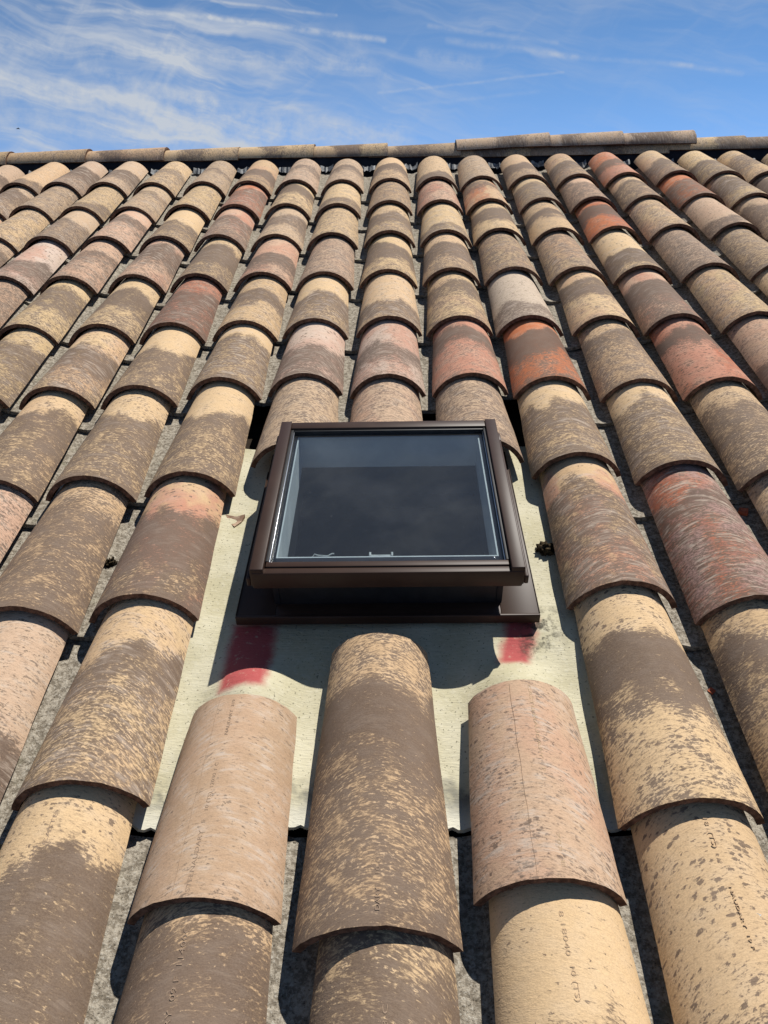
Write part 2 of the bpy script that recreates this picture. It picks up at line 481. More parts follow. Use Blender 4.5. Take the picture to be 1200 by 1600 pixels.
def tile_mesh(name, seed, t0=0.0, t1=1.0, mats=None, nseg=22, nlen=7, flip=False, chip=1.0):
    r = random.Random(seed)
    verts, uvs, faces, mi = [], [], [], []
    jag0 = [r.uniform(-1, 1) * 0.0006 * chip * (3 if r.random() < 0.12 else 1) for _ in range(nseg + 1)]
    jag1 = [r.uniform(-1, 1) * 0.0008 * chip for _ in range(nseg + 1)]
    ph, amp = r.uniform(0, 6), r.uniform(0.0, 0.0015)
    skew = r.uniform(-0.004, 0.004)
    rim = [r.uniform(-1, 1) * 0.0009 for _ in range(31)]
    for layer in (0, 1):
        for j in range(nlen + 1):
            t = t0 + (t1 - t0) * j / nlen
            for i in range(nseg + 1):
                a = -1 + 2 * i / nseg
                x, z, arc = section(t, a, TH * layer)
                y = t * L - t0 * L + skew * a * (1 - j / nlen)
                if j == 0:
                    y += jag0[i]
                if j == nlen:
                    y += jag1[i]
                if i in (0, nseg):
                    x += rim[(j * 2 + layer + i) % len(rim)]
                z += amp * math.sin(ph + 5 * t + 2 * a)
                verts.append((x, y, -z if flip else z))
                uvs.append((arc, t * L))
    row, lay = nseg + 1, (nseg + 1) * (nlen + 1)
    def quad(a, b, c, d, m_):
        faces.append((d, c, b, a) if flip else (a, b, c, d))
        mi.append(m_)
    for j in range(nlen):
        for i in range(nseg):
            a = j * row + i
            quad(a, a + 1, a + row + 1, a + row, 0)
            b = lay + a
            quad(b, b + row, b + row + 1, b + 1, 1)
    for i in range(nseg):
        quad(i, lay + i, lay + i + 1, i + 1, 1)
        a = nlen * row + i
        quad(a, a + 1, lay + a + 1, lay + a, 1)
    for j in range(nlen):
        a = j * row
        quad(a, a + row, lay + a + row, lay + a, 1)
        a = j * row + nseg
        quad(a, lay + a, lay + a + row, a + row, 1)
    me = mesh_from(name, verts, faces, mats or [CLAY, EDGE], 0.7, mi)
    lay_uv = me.uv_layers.new(name='tile_uv')
    for lp in me.loops:
        lay_uv.data[lp.index].uv = uvs[lp.vertex_index]
    return me

TILES = [tile_mesh('roof_tile', s) for s in range(8)]
LONG_TILE = tile_mesh('roof_tile', 40)
CUT_TILES = [tile_mesh('roof_tile', 50 + s, 0.0, 0.665) for s in range(2)]
CHANNELS = [tile_mesh('channel_tile', 80 + s, mats=[CHEDGE, LICHEN], nseg=12, nlen=4, flip=True, chip=2.0) for s in range(4)]
TILT = math.atan(0.009 / L)

CREAM, SAND, BEIGE, PINK = (0.66, 0.465, 0.262), (0.61, 0.415, 0.236), (0.55, 0.390, 0.255), (0.60, 0.390, 0.262)
RED, ORANGE, ROSE = (0.43, 0.125, 0.060), (0.52, 0.165, 0.065), (0.52, 0.245, 0.160)

def paint(o, r, **kw):
    """per-tile firing: every tile came out of the kiln different"""
    pick = r.random()
    base = CREAM if pick < 0.45 else SAND if pick < 0.7 else BEIGE if pick < 0.9 else PINK
    lum, warm = r.uniform(0.88, 1.06), r.uniform(-0.03, 0.03)
    base = (base[0] * lum, base[1] * lum * (1 - warm * 0.6), base[2] * lum * (1 + warm))
    p = dict(base=base, red=ROSE, share=r.choice((0, 0, 0, 0.12, 0.3)), spots=r.choice((0.3, 0.6, 0.9, 1.1)),
             smear=r.choice((0.1, 0.25, 0.45, 0.7)), b1=r.uniform(0.27, 0.37), b0=r.uniform(0.14, 0.25),
             up=r.uniform(0.12, 0.42), low=r.uniform(0.30, 0.72), fan=r.uniform(0.0, 0.7), band=r.uniform(0.72, 1.05))
    style = r.random()
    if style < 0.22:                                  # no clean head, mixed all over
        p.update(b1=0.60, b0=0.56, low=r.uniform(0.38, 0.66), smear=r.uniform(0.3, 0.8))
    elif style < 0.36:                                # mostly bare clay, sooty foot
        p.update(b1=r.uniform(0.08, 0.16), b0=0.02, up=r.uniform(0.15, 0.40))
    p.update(kw)
    o['tile_seed'] = r.random() * 5.0
    o['tile_base'] = [float(c) for c in p['base']]
    o['tile_red'] = [float(c) for c in p['red']]
    o['tile_mix'] = [float(p['share']), float(p['spots']), float(p['smear'])]
    o['tile_band'] = [float(p['b1']), float(p['b0']), float(p['up'])]
    o['tile_cover'] = [float(p['low']), float(p['fan']), float(p['band'])]

# ------------------------------------------------------------------ the roof
roof = thing('tiled_roof', 'weathered terracotta canal tile roof rising to a ridge under blue sky', 'roof', ROOF)
X0, DX = -0.0307, 0.235
ROWS = [4.010, 3.612, 3.186, 2.744, 2.315, 1.900, 1.478, 1.050, 0.630, 0.205]
COLS = {-8: (0.011, [4.037]), -7: (-0.019, [4.046, 3.646]), -6: (-0.014, [4.023, 3.616, 3.194, 2.751]),
        -5: (-0.005, [4.011, 3.6, 3.18, 2.734, 2.313]), -4: (0.012, [4.004, 3.61, 3.175, 2.736, 2.304, 1.887, 1.446]),
        -3: (0.007, [3.988, 3.6, 3.178, 2.738, 2.305, 1.887, 1.449, 1.022]),
        -2: (0.004, [4.007, 3.604, 3.173, 2.74, 2.316, 1.929, 1.463, 1.055, 0.657, 0.235]),
        -1: (0.003, [3.99, 3.584, 3.176, 2.735, 2.322, 1.945, 1.585, None, 0.484, 0.062]),
        0: (0.003, [3.997, 3.614, 3.187, 2.75, 2.328, 1.928, 1.59, None, 0.449, 0.03]),
        1: (0.001, [4.009, 3.619, 3.191, 2.752, 2.329, 1.93, 1.59, None, 0.508, 0.085]),
        2: (-0.009, [4.004, 3.614, 3.194, 2.751, 2.32, 1.905, 1.526, 1.08, 0.623, 0.2]),
        3: (-0.006, [4.005, 3.613, 3.184, 2.743, 2.306, 1.886, 1.485, 1.036]),
        4: (-0.008, [4.012, 3.614, 3.192, 2.745, 2.312, 1.886]), 5: (0.004, [4.017, 3.627, 3.203, 2.756, 2.317]),
        6: (0.021, [4.035, 3.641, 3.209]), 7: (0.016, [4.018, 3.625]), 8: (-0.02, [3.99])}
dark_t = dict(low=0.85, up=0.65, band=1.15)
LOOK = {
    (2, 2): dict(red=ORANGE, share=0.85, low=0.30, up=0.10, b1=0.33, b0=0.24, band=0.8),
    (2, 6): dict(red=ORANGE, base=ORANGE, share=1.0, up=0.05, low=0.50, b1=0.345, b0=0.19, spots=0.3, smear=0.0, band=1.15),
    (1, 6): dict(red=ROSE, base=ROSE, share=0.9, up=0.22, low=0.35, b1=0.345, b0=0.22, smear=0.2, band=1.1),
    (4, 6): dict(red=RED, base=ROSE, share=1.0, up=0.15, low=0.25, b1=0.335, b0=0.25, smear=0.05, band=1.1),
    (4, 5): dict(red=ROSE, base=PINK, share=0.9, up=0.15, low=0.75, b1=0.33, b0=0.18, band=1.1),
    (4, 3): dict(red=RED, base=ORANGE, share=1.0, up=0.20, low=0.30, b1=0.34, b0=0.20, smear=0.0, band=1.1),
    (5, 1): dict(red=ORANGE, base=ROSE, share=0.9, up=0.15, low=0.25, b1=0.33, b0=0.20),
    (6, 2): dict(red=ORANGE, base=ORANGE, share=1.0, up=0.10, low=0.70, b1=0.28, b0=0.16, smear=0.35),
    (1, 2): dict(red=ROSE, base=PINK, share=0.9, up=0.2, low=0.4, smear=0.3),
    (-3, 2): dict(red=ORANGE, base=ROSE, share=0.8, up=0.15, low=0.6), (-3, 3): dict(red=ROSE, base=PINK, share=0.9, up=0.1, low=0.7, b1=0.30),
    (-2, 4): dict(red=ROSE, base=PINK, share=0.6, up=0.2, b1=0.24, b0=0.10), (-3, 5): dict(red=RED, base=ROSE, share=0.7, up=0.50, low=0.8),
    (-4, 4): dict(red=ROSE, base=PINK, share=0.6, up=0.4, low=0.5), (-6, 4): dict(red=ROSE, base=(0.60, 0.47, 0.38), share=0.6, up=0.0, low=0.5, b1=0.2, b0=0.1, smear=0.6),
    (-2, 8): dict(red=ROSE, base=SAND, share=0.95, up=0.0, b1=0.295, b0=0.12, low=0.78, spots=1.0, smear=0.15, band=1.0),
    (2, 8): dict(red=ROSE, base=SAND, share=0.9, up=0.10, b1=0.335, b0=0.15, low=0.70, spots=0.7, smear=0.55),
    (3, 8): dict(red=RED, base=(0.42, 0.26, 0.22), share=1.0, up=0.45, b1=0.35, b0=0.3, low=0.62, smear=0.85, spots=0.3),
    (-1, 9): dict(red=PINK, base=(0.46, 0.31, 0.195), share=0.25, up=0.12, low=0.14, b1=0.5, b0=0.45, spots=0.0, smear=0.85, fan=0.4, band=0.5),
    (1, 9): dict(red=ROSE, base=(0.55, 0.375, 0.245), share=0.3, up=0.0, low=0.24, b1=0.5, b0=0.46, spots=0.85, smear=0.85, band=0.4),
    (0, 9): dict(base=SAND, share=0.0, up=0.50, low=0.72, b1=0.395, b0=0.25, spots=0.2, smear=0.08, fan=0.5, band=1.08),
    (2, 9): dict(base=CREAM, share=0.0, up=0.18, low=0.33, b1=0.335, b0=0.20, spots=1.2, smear=0.05, fan=0.3, band=1.1),
    (-2, 9): dict(base=CREAM, share=0.1, up=0.25, low=0.62, b1=0.285, b0=0.22, spots=0.9, smear=0.6, fan=0.45, band=0.95),
    (-2, 10): dict(base=CREAM, share=0.0, up=0.20, low=0.80, b1=0.31, b0=0.10, spots=0.9, smear=0.12, band=1.0),
    (-1, 10): dict(base=SAND, share=0.0, up=0.45, low=0.82, b1=0.375, b0=0.10, spots=0.4, smear=0.1, band=0.98),
    (0, 10): dict(base=CREAM, share=0.0, up=0.66, low=0.85, b1=0.36, b0=0.08, spots=0.4, smear=0.08, band=0.92),
    (1, 10): dict(base=CREAM, share=0.0, up=0.02, low=0.80, b1=0.22, b0=0.05, spots=0.45, smear=0.0),
    (2, 10): dict(base=(0.60, 0.42, 0.24), share=0.0, up=0.18, low=0.35, b1=0.12, b0=0.05, spots=1.2, smear=0.0),
    (0, 6): dict(red=ROSE, base=(0.56, 0.42, 0.33), share=0.7, smear=0.6, up=0.25, b1=0.22, b0=0.12), (-1, 6): dict(red=ROSE, base=(0.60, 0.46, 0.36), share=0.4, smear=0.6, up=0.05, b1=0.22, b0=0.10, low=0.7),
    (-2, 6): dict(base=CREAM, up=0.02, b1=0.28, b0=0.16, low=0.75, share=0.0), (-1, 5): dict(base=CREAM, up=0.15, b1=0.25, b0=0.12), (-4, 3): dict(base=CREAM, up=0.02, share=0, b1=0.24, b0=0.1),
    (-3, 6): dict(base=CREAM, up=0.10, share=0, b1=0.27, b0=0.12, low=0.7), (-3, 7): dict(base=CREAM, up=0.25, b1=0.31, b0=0.2, low=0.75, share=0.0),
    (-4, 6): dict(base=CREAM, up=0.25, b1=0.27, b0=0.18, low=0.6, smear=0.6), (-4, 7): dict(base=CREAM, up=0.2, b1=0.34, b0=0.22, low=0.75, spots=1.0),
    (-2, 7): dict(base=CREAM, up=0.12, b1=0.315, b0=0.22, low=0.70, share=0), (-3, 8): dict(base=SAND, up=0.45, b1=0.34, b0=0.24, low=0.80, share=0, fan=0.5),
    (2, 7): dict(base=CREAM, up=0.08, b1=0.28, b0=0.16, low=0.72, share=0), (3, 7): dict(base=CREAM, up=0.10, b1=0.31, b0=0.22, low=0.72, share=0),
    (3, 6): dict(base=SAND, up=0.35, b1=0.35, b0=0.24, low=0.62, share=0), (4, 4): dict(base=CREAM, up=0.05, b1=0.18, b0=0.05, share=0, spots=0.9),
    (2, 5): dict(base=(0.55, 0.44, 0.33), smear=0.7, up=0.2, b1=0.14, b0=0.05, share=0), (1, 7): dict(base=BEIGE, up=0.75, low=0.6, smear=0.4, share=0.1),
}

tiles = {}
for k in range(-10, 10):
    dxk, meas = COLS.get(k, (rnd.uniform(-0.01, 0.01), []))
    for r in range(1, 11):
        rr = random.Random((k + 50) * 131 + r)
        if r <= len(meas):
            S = meas[r - 1]
            if S is None:
                continue
        else:
            last = len(meas)
            S = ROWS[r - 1] + (meas[-1] - ROWS[last - 1] if meas and k not in (8,) else rr.uniform(-0.012, 0.012))
        if (k, r) in ((-1, 9), (1, 9)):
            me = CUT_TILES[0 if k < 0 else 1]
        elif (k, r) == (0, 9):
            me = LONG_TILE
        else:
            me = TILES[rr.randrange(len(TILES))]
        o = link('roof_tile', me, roof)
        o.location = (X0 + k * DX + dxk + rr.uniform(-0.003, 0.003), S, rr.uniform(-0.001, 0.002))
        o.rotation_euler = (-TILT, rr.uniform(-0.02, 0.02), rr.uniform(-0.012, 0.012))
        if (k, r) == (0, 9):
            o.rotation_euler = (-TILT * 0.3, 0.0, 0.006)
        paint(o, rr, **LOOK.get((k, r), {}))
        if r == 9 and k in (-1, 0, 1):                # the three tiles below the skylight, as they lie
            sc, sh_ = {-1: (0.972, -0.008), 0: (1.035, -0.005), 1: (0.965, -0.005)}[k]
            o.scale.x = sc
            o.location.x += sh_
        tiles[k, r] = o

# channel tiles in the gaps between the columns
for k in range(-11, 10):
    near = -2 <= k <= 1
    for r in range(0, 11):
        rr = random.Random((k + 70) * 177 + r)
        S = 4.02 - 0.425 * r + rr.uniform(-0.03, 0.03) + 0.06 * math.sin(k * 2.1)
        if near:
            if 0.62 - L < S < 1.56:
                continue
        o = link('channel_tile', CHANNELS[rr.randrange(4)], roof)
        o.location = (X0 + (k + 0.5) * DX + rr.uniform(-0.006, 0.006), S + L, 0.016)
        o.rotation_euler = (TILT * 0.15, 0, math.pi + rr.uniform(-0.01, 0.01))
        o['tile_seed'] = rr.random() * 5
    if near:                                          # the course that starts under the apron's front edge
        for S in (0.634, 0.205):
            rr = random.Random(k * 31 + int(S * 100))
            o = link('channel_tile', CHANNELS[rr.randrange(4)], roof)
            o.location = (X0 + (k + 0.5) * DX + rr.uniform(-0.004, 0.004), S, 0.014)
            o.rotation_euler = (TILT * 0.15, 0, math.pi + rr.uniform(-0.01, 0.01))
            o['tile_seed'] = rr.random() * 5

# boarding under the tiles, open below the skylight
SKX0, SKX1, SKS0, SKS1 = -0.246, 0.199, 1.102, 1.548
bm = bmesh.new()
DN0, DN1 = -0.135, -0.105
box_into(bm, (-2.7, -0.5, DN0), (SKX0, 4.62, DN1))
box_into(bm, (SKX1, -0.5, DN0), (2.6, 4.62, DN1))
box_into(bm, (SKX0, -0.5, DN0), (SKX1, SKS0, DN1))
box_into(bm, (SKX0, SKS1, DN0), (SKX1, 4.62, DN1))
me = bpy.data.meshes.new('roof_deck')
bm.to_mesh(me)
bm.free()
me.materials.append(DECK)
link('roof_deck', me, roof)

# cream apron moulded round the skylight
def apron_n(x, s):
    n_ = -0.040
    ph = (x - X0) / DX
    wave = 0.5 + 0.5 * math.cos(2 * math.pi * ph)
    fade = min(1.0, max(0.0, (1.02 - s) / 0.16))
    fade = fade * fade * (3 - 2 * fade)
    n_ += 0.052 * fade * wave ** 1.3 * (1.0 if abs(ph) < 1.5 else 0.4)
    side = max(0.0, (abs(x + 0.028) - 0.33) / 0.10)
    n_ += 0.022 * min(1.0, side) ** 2
    n_ += 0.0035 * math.sin(7 * x + 5 * s) + 0.0022 * math.sin(23 * s + 9 * x) + 0.0015 * math.sin(41 * x - 17 * s)
    return n_

bm = bmesh.new()
NX, NS = 96, 96
ax0, ax1, as0, as1 = -0.462, 0.400, 0.640, 1.72
grid = {}
for j in range(NS + 1):
    for i in range(NX + 1):
        x = ax0 + (ax1 - ax0) * i / NX
        s = as0 + (as1 - as0) * j / NS
        jag = 0.002 * math.sin(i * 1.7) + 0.0015 * math.sin(i * 4.1) if j == 0 else 0
        grid[i, j] = bm.verts.new((x, s + jag, apron_n(x, s)))
for j in range(NS):
    for i in range(NX):
        vs = [grid[i, j], grid[i + 1, j], grid[i + 1, j + 1], grid[i, j + 1]]
        c = sum((v.co for v in vs), Vector()) / 4
        if SKX0 - 0.004 < c.x < SKX1 + 0.004 and SKS0 - 0.004 < c.y < SKS1 + 0.004:
            continue
        bm.faces.new(vs)
bmesh.ops.delete(bm, geom=[v for v in bm.verts if not v.link_faces], context='VERTS')
bmesh.ops.recalc_face_normals(bm, faces=bm.faces)
ret = bmesh.ops.solidify(bm, geom=list(bm.faces), thickness=0.008)
me = bpy.data.meshes.new('cream_apron')
bm.to_mesh(me)
bm.free()
me.materials.append(APRON)
for p_ in me.polygons:
    p_.use_smooth = True
me.set_sharp_from_angle(angle=0.8)
ap = link('cream_apron', me, roof)
ap['label'] = 'cream coated apron moulded round the skylight, with two red paint marks'

# ------------------------------------------------------------------ ridge
RS, RN = 4.735, 0.001                  # foot line of the ridge tiles on the roof plane
ROLLBACK = Matrix.Rotation(-SLOPE, 4, 'X')
def ridge_tile(xc, dn=0.0, ds=0.0, tilt=0.0, yaw=0.0, seed=0, name='ridge_tile', **kw):
    rr = random.Random(900 + seed)
    o = link(name, TILES[rr.randrange(len(TILES))], roof)
    # tile axis along -X: wide end towards +X
    mtx = Matrix.Translation((xc, RS + ds, RN + dn)) @ ROLLBACK @ Matrix.Rotation(math.pi / 2 + yaw, 4, 'Z') @ Matrix.Rotation(tilt, 4, 'X')
    o.matrix_local = mtx
    paint(o, rr, **kw)
    return o
def rx(px):                            # where a pixel column meets the ridge
    v = cam_vec(px - 600, FPX, 800 - 232)
    t = (CAM_N - 0.07) / -v.z
    return v.x * t
i = 0
ends = [-210, -95, 22, 140, 258, 370, 488, 603, 720]
for e in ends[1:]:
    i += 1
    ridge_tile(rx(e) + 0.008, dn=0.004 * math.sin(i * 2.2), tilt=0.003 + 0.004 * math.sin(i * 1.3), seed=i,
               share=0.25 if i in (4, 7) else 0.0, up=0.22, low=0.38, smear=0.25, spots=0.5, red=ROSE)
for e in (835, 955, 1060, 1192, 1310, 1420):
    i += 1
    low_course = e < 1100
    ridge_tile(rx(e), dn=-0.012 if low_course else 0.004, ds=-0.004, tilt=0.003, seed=i, share=0.0, smear=0.5, up=0.3, low=0.4)
for (e, dn, tl) in ((865, 0.038, -0.022), (985, 0.040, -0.010), (1104, 0.036, 0.006)):
    i += 1
    ridge_tile(rx(e), dn=dn, ds=0.0, tilt=tl, yaw=0.01, seed=i, share=0.0, smear=0.75, up=0.3, low=0.35, base=BEIGE)
# dark membrane under the ridge tiles and its crimped foot
verts, faces = [], []
NXM = 260
for i in range(NXM + 1):
    x = -2.55 + 5.05 * i / NXM
    wob = 0.006 * math.sin(i * 0.9) + 0.004 * math.sin(i * 2.3)
    for (s, n_) in ((4.700, 0.040), (4.665, 0.030), (4.650 + wob * 0.3, 0.010), (4.612 + wob, -0.040), (4.60 + wob, -0.085)):
        verts.append((x, s, n_))
for i in range(NXM):
    for j in range(4):
        a = i * 5 + j
        faces.append((a, a + 1, a + 6, a + 5))
link('ridge_membrane', mesh_from('ridge_membrane', verts, faces, [MEMBRANE]), roof)
for k in range(-10, 10):
    rr = random.Random(k + 400)
    verts, faces = [], []
    xc = X0 + (k + 0.5) * DX + COLS.get(k, (0, 0))[0] * 0.5
    nn_ = 7
    for i in range(nn_ + 1):
        f = -1 + 2 * i / nn_
        x = xc + f * 0.036
        up_ = 0.010 * abs(f) ** 2.0 + rr.uniform(-0.002, 0.003)
        s = 4.555 + rr.uniform(-0.012, 0.012)
        verts += [(x, s, -0.030 + up_ + rr.uniform(-0.005, 0.005)), (x, s + 0.030, -0.012 + up_ + rr.uniform(-0.006, 0.006)), (x, s + 0.055, -0.022 + up_)]
    for i in range(nn_):
        for j in range(2):
            a = i * 3 + j
            faces.append((a, a + 3, a + 4, a + 1))
    link('crimped_lip', mesh_from('crimped_lip', verts, faces, [LEAD], 0.4), roof)

# ------------------------------------------------------------------ stamped maker's text on the near tiles
STAMP_PALE = simple('stamped_pale_clay', (0.42, 0.295, 0.185), (0.52, 0.375, 0.235), 300.0, 0.9, 0.15)  # milder letter tone, relief shading still put into the colour
def stamp(tile, text, v0, length, height, u_off=0.0, down=False):
    cu = bpy.data.curves.new('stamped_text', 'FONT')
    cu.body = text
    cu.size = 1.0
    cu.resolution_u = 2
    tmp = bpy.data.objects.new('tmp', cu)
    COL.objects.link(tmp)
    bpy.context.view_layer.update()
    me = bpy.data.meshes.new_from_object(tmp.evaluated_get(bpy.context.evaluated_depsgraph_get()))
    bpy.data.objects.remove(tmp)
    bpy.data.curves.remove(cu)
    bm = bmesh.new()
    bm.from_mesh(me)
    bmesh.ops.triangulate(bm, faces=bm.faces)
    r = bmesh.ops.extrude_face_region(bm, geom=list(bm.faces))
    topv = {v for v in r['geom'] if isinstance(v, bmesh.types.BMVert)}
    xs = [v.co.x for v in bm.verts]
    w_ = max(xs) - min(xs)
    x_min = min(xs)
    for v in bm.verts:
        fx = (v.co.x - x_min) / w_
        vv = v0 + (1 - fx if down else fx) * length
        uu = u_off + (v.co.y - 0.35) * height * (1 if down else -1)
        t = vv / L
        hw, rise = W0 + (W1 - W0) * t, R0 + (R1 - R0) * t
        rad = (hw * hw + rise * rise) / (2 * rise)
        half = math.atan2(hw, rad - rise)
        x, z, _ = section(t, uu / (rad * half), -0.00025 if v in topv else 0.0012)
        v.co = (x, vv, z)
    bmesh.ops.recalc_face_normals(bm, faces=bm.faces)
    bm.to_mesh(me)
    bm.free()
    me.materials.clear()
    me.materials.append(STAMP_PALE if down else STAMP)
    return link('stamped_text', me, tile)

T = tiles
stamp(T[-1, 9], 'STELNAUDARY   F', 0.008, 0.105, 0.0088, -0.012)
stamp(T[-1, 9], '10 (TS)  12030 1 C', 0.128, 0.082, 0.0075, -0.012)
stamp(T[-1, 9], 'NAUDARY  319', 0.262, 0.072, 0.0075, -0.008)
stamp(T[0, 9], 'DARY', 0.020, 0.030, 0.0085, 0.002)
stamp(T[0, 9], '10 (TS)  02043 C', 0.068, 0.092, 0.0085, 0.002)
stamp(T[0, 9], 'CASTELNAUDARY  19 F', 0.215, 0.120, 0.0085, 0.002)
stamp(T[0, 9], '1140', 0.355, 0.026, 0.0085, 0.004)
stamp(T[-1, 10], 'DARY  09 F  11400C', 0.255, 0.140, 0.0100, -0.012)
stamp(T[0, 10], '02043 C', 0.278, 0.058, 0.0095, 0.002)
stamp(T[1, 10], '8 18040', 0.335, 0.056, 0.0085, -0.004, True)
stamp(T[1, 10], '10 (TS)', 0.283, 0.040, 0.0085, -0.002, True)
stamp(T[1, 9], 'CASTELNAUDARY   F', 0.165, 0.170, 0.0075, 0.010, True)
stamp(T[1, 9], '703  E', 0.016, 0.050, 0.0075, 0.014, True)
stamp(T[-2, 10], 'F   11400', 0.245, 0.085, 0.0095, -0.012)
stamp(T[-2, 10], 'CASTE', 0.330, 0.050, 0.0085, -0.002)
stamp(T[2, 10], '18  (TS)', 0.360, 0.045, 0.0085, 0.0, True)
stamp(T[2, 10], 'NAUDARY  19 F', 0.225, 0.080, 0.0055, 0.0, True)
stamp(T[2, 9], '18', 0.022, 0.012, 0.0085, 0.016, True)
# scribed seam along the cut tiles
for key, uu in (((-1, 9), -0.034), ((1, 9), -0.024)):
    verts, faces = [], []
    for i in range(25):
        t = (0.004 + 0.335 * i / 24) / L
        hw, rise = W0 + (W1 - W0) * t, R0 + (R1 - R0) * t
        rad = (hw * hw + rise * rise) / (2 * rise)
        half = math.atan2(hw, rad - rise)
        wv = 0.0006 * math.sin(i * 1.1)
        for (du, off) in ((-0.0006, 0.001), (-0.0002, -0.0005), (0.0005, 0.001)):
            x, z, _ = section(t, (uu + wv + du) / (rad * half), off)
            verts.append((x, t * L, z))
    for i in range(24):
        for j in range(2):
            a = i * 3 + j
            faces.append((a, a + 1, a + 4, a + 3))
    link('scribed_seam', mesh_from('scribed_seam', verts, faces, [STAMP]), T[key])

# ------------------------------------------------------------------ skylight
FX0, FX1, FS0, FS1 = -0.276, 0.2295, 1.050, 1.577
sky_o = thing('skylight', 'brown framed skylight with dark tinted pane set into the tiles', 'skylight',
              ROOF @ Matrix.Translation((-0.024, 1.04, -0.03)))
base_off = Vector((0.024, -1.04, 0.03))
def sbox(name, lo, hi, mat, parent=None, bevel=0.0015):
    return box(name, tuple(Vector(lo) + base_off), tuple(Vector(hi) + base_off), mat, parent or sky_o, bevel)
# flashing sheet on the roof with a turned-down front lip
fl = sbox('flashing', (-0.320, 1.066, -0.004), (SKX0 + 0.002, 1.640, 0.001), BROWN, bevel=0.001)
sbox('flashing', (SKX1 - 0.002, 1.066, -0.004), (0.270, 1.640, 0.001), BROWN, bevel=0.001)
sbox('flashing', (SKX0 + 0.002, 1.066, -0.0045), (SKX1 - 0.002, SKS0, 0.0005), BROWN, bevel=0.001)
sbox('flashing', (SKX0 + 0.002, SKS1, -0.0045), (SKX1 - 0.002, 1.640, 0.0005), BROWN, bevel=0.001)
sbox('front_lip', (-0.3215, 1.060, -0.0190), (0.2715, 1.066, 0.0022), BROWN, bevel=0.0015)
sbox('side_lip', (0.270, 1.0665, -0.0150), (0.2715, 1.560, 0.0030), BROWN, bevel=0.0005)
sbox('side_lip', (-0.3215, 1.0665, -0.0150), (-0.320, 1.560, 0.0030), BROWN, bevel=0.0005)
# curb (four walls), coloured black for the shade under the overhanging rails
for lo, hi in (((SKX0 - 0.002, SKS0 - 0.004, -0.060), (SKX0 + 0.010, SKS1 + 0.004, 0.092)), ((SKX1 - 0.010, SKS0 - 0.004, -0.060), (SKX1 + 0.002, SKS1 + 0.004, 0.092)),
               ((SKX0 + 0.010, SKS1 - 0.006, -0.060), (SKX1 - 0.010, SKS1 + 0.004, 0.092))):
    sbox('curb', lo, hi, RUBBER_SHADE)
sbox('curb', (SKX0 + 0.010, SKS0 - 0.004, -0.060), (SKX1 - 0.010, SKS0 + 0.006, 0.092), RUBBER_SHADE)
# side cladding step visible on the right
sbox('side_cladding', (FX1 + 0.0005, FS0 + 0.002, 0.0925), (FX1 + 0.0085, FS1 - 0.055, 0.112), BROWN, bevel=0.002)
sbox('side_cladding', (FX0 - 0.0085, FS0 + 0.002, 0.0925), (FX0 - 0.0005, FS1 - 0.055, 0.112), BROWN, bevel=0.002)
sbox('hinge_block', (FX1 + 0.0005, FS1 - 0.052, 0.040), (FX1 + 0.0105, FS1 - 0.020, 0.108), BROWN)
sbox('hinge_block', (FX0 - 0.0105, FS1 - 0.052, 0.040), (FX0 - 0.0005, FS1 - 0.020, 0.108), BROWN)
# sash
RW, NT_, NB_ = 0.031, 0.132, 0.091
sash = sbox('sash', (FX0 + 0.004, FS0 + 0.004, NB_ - 0.006), (FX1 - 0.004, FS1 - 0.004, NB_ + 0.001), BROWN, bevel=0)
bm = bmesh.new()                       # flat ring under the rails
ro = [(FX0 + 0.004, FS0 + 0.004), (FX1 - 0.004, FS0 + 0.004), (FX1 - 0.004, FS1 - 0.004), (FX0 + 0.004, FS1 - 0.004)]
ri = [(FX0 + 0.028, FS0 + 0.055), (FX1 - 0.028, FS0 + 0.055), (FX1 - 0.028, FS1 - 0.026), (FX0 + 0.028, FS1 - 0.026)]
vr_ = [[bm.verts.new(Vector((x, y, z)) + base_off) for x, y in rg] for rg in (ro, ri) for z in (NB_ - 0.006, NB_ + 0.001)]
for i in range(4):
    k = (i + 1) % 4
    for a, b_ in ((0, 1), (1, 3), (3, 2), (2, 0)):
        bm.faces.new((vr_[a][i], vr_[a][k], vr_[b_][k], vr_[b_][i]))
bmesh.ops.recalc_face_normals(bm, faces=bm.faces)
bm.to_mesh(sash.data)
bm.free()
sbox('side_rail', (FX0, FS0, NB_ + 0.002), (FX0 + RW - 0.006, FS1, NT_ + 0.003), BROWN, sash, 0.0016)
sbox('side_rail', (FX1 - RW + 0.006, FS0, NB_ + 0.002), (FX1, FS1, NT_ + 0.003), BROWN, sash, 0.0016)
sbox('top_rail', (FX0 + RW - 0.006, FS1 - 0.028, NB_ + 0.002), (FX1 - RW + 0.006, FS1, NT_), BROWN, sash, 0.002)
sbox('bottom_rail', (FX0 + 0.003, FS0 - 0.001, NB_ - 0.001), (FX1 - 0.003, FS0 + 0.014, NT_ - 0.006), BROWN, sash, 0.0012)
sbox('bottom_bead', (FX0 + RW - 0.004, FS0 + 0.0155, NB_ + 0.004), (FX1 - RW + 0.004, FS0 + 0.030, NT_ - 0.004), BROWN, sash, 0.0015)
for lo, hi in (((FX0 + RW - 0.0055, FS0 + 0.0305, 0.108), (FX0 + RW + 0.0005, FS1 - 0.0285, 0.1285)), ((FX1 - RW - 0.0005, FS0 + 0.0305, 0.108), (FX1 - RW + 0.0055, FS1 - 0.0285, 0.1285)),
               ((FX0 + RW + 0.0008, FS1 - 0.0345, 0.108), (FX1 - RW - 0.0008, FS1 - 0.0285, 0.1275))):
    sbox('gasket', lo, hi, RUBBER_SHADE, sash, 0.0006)
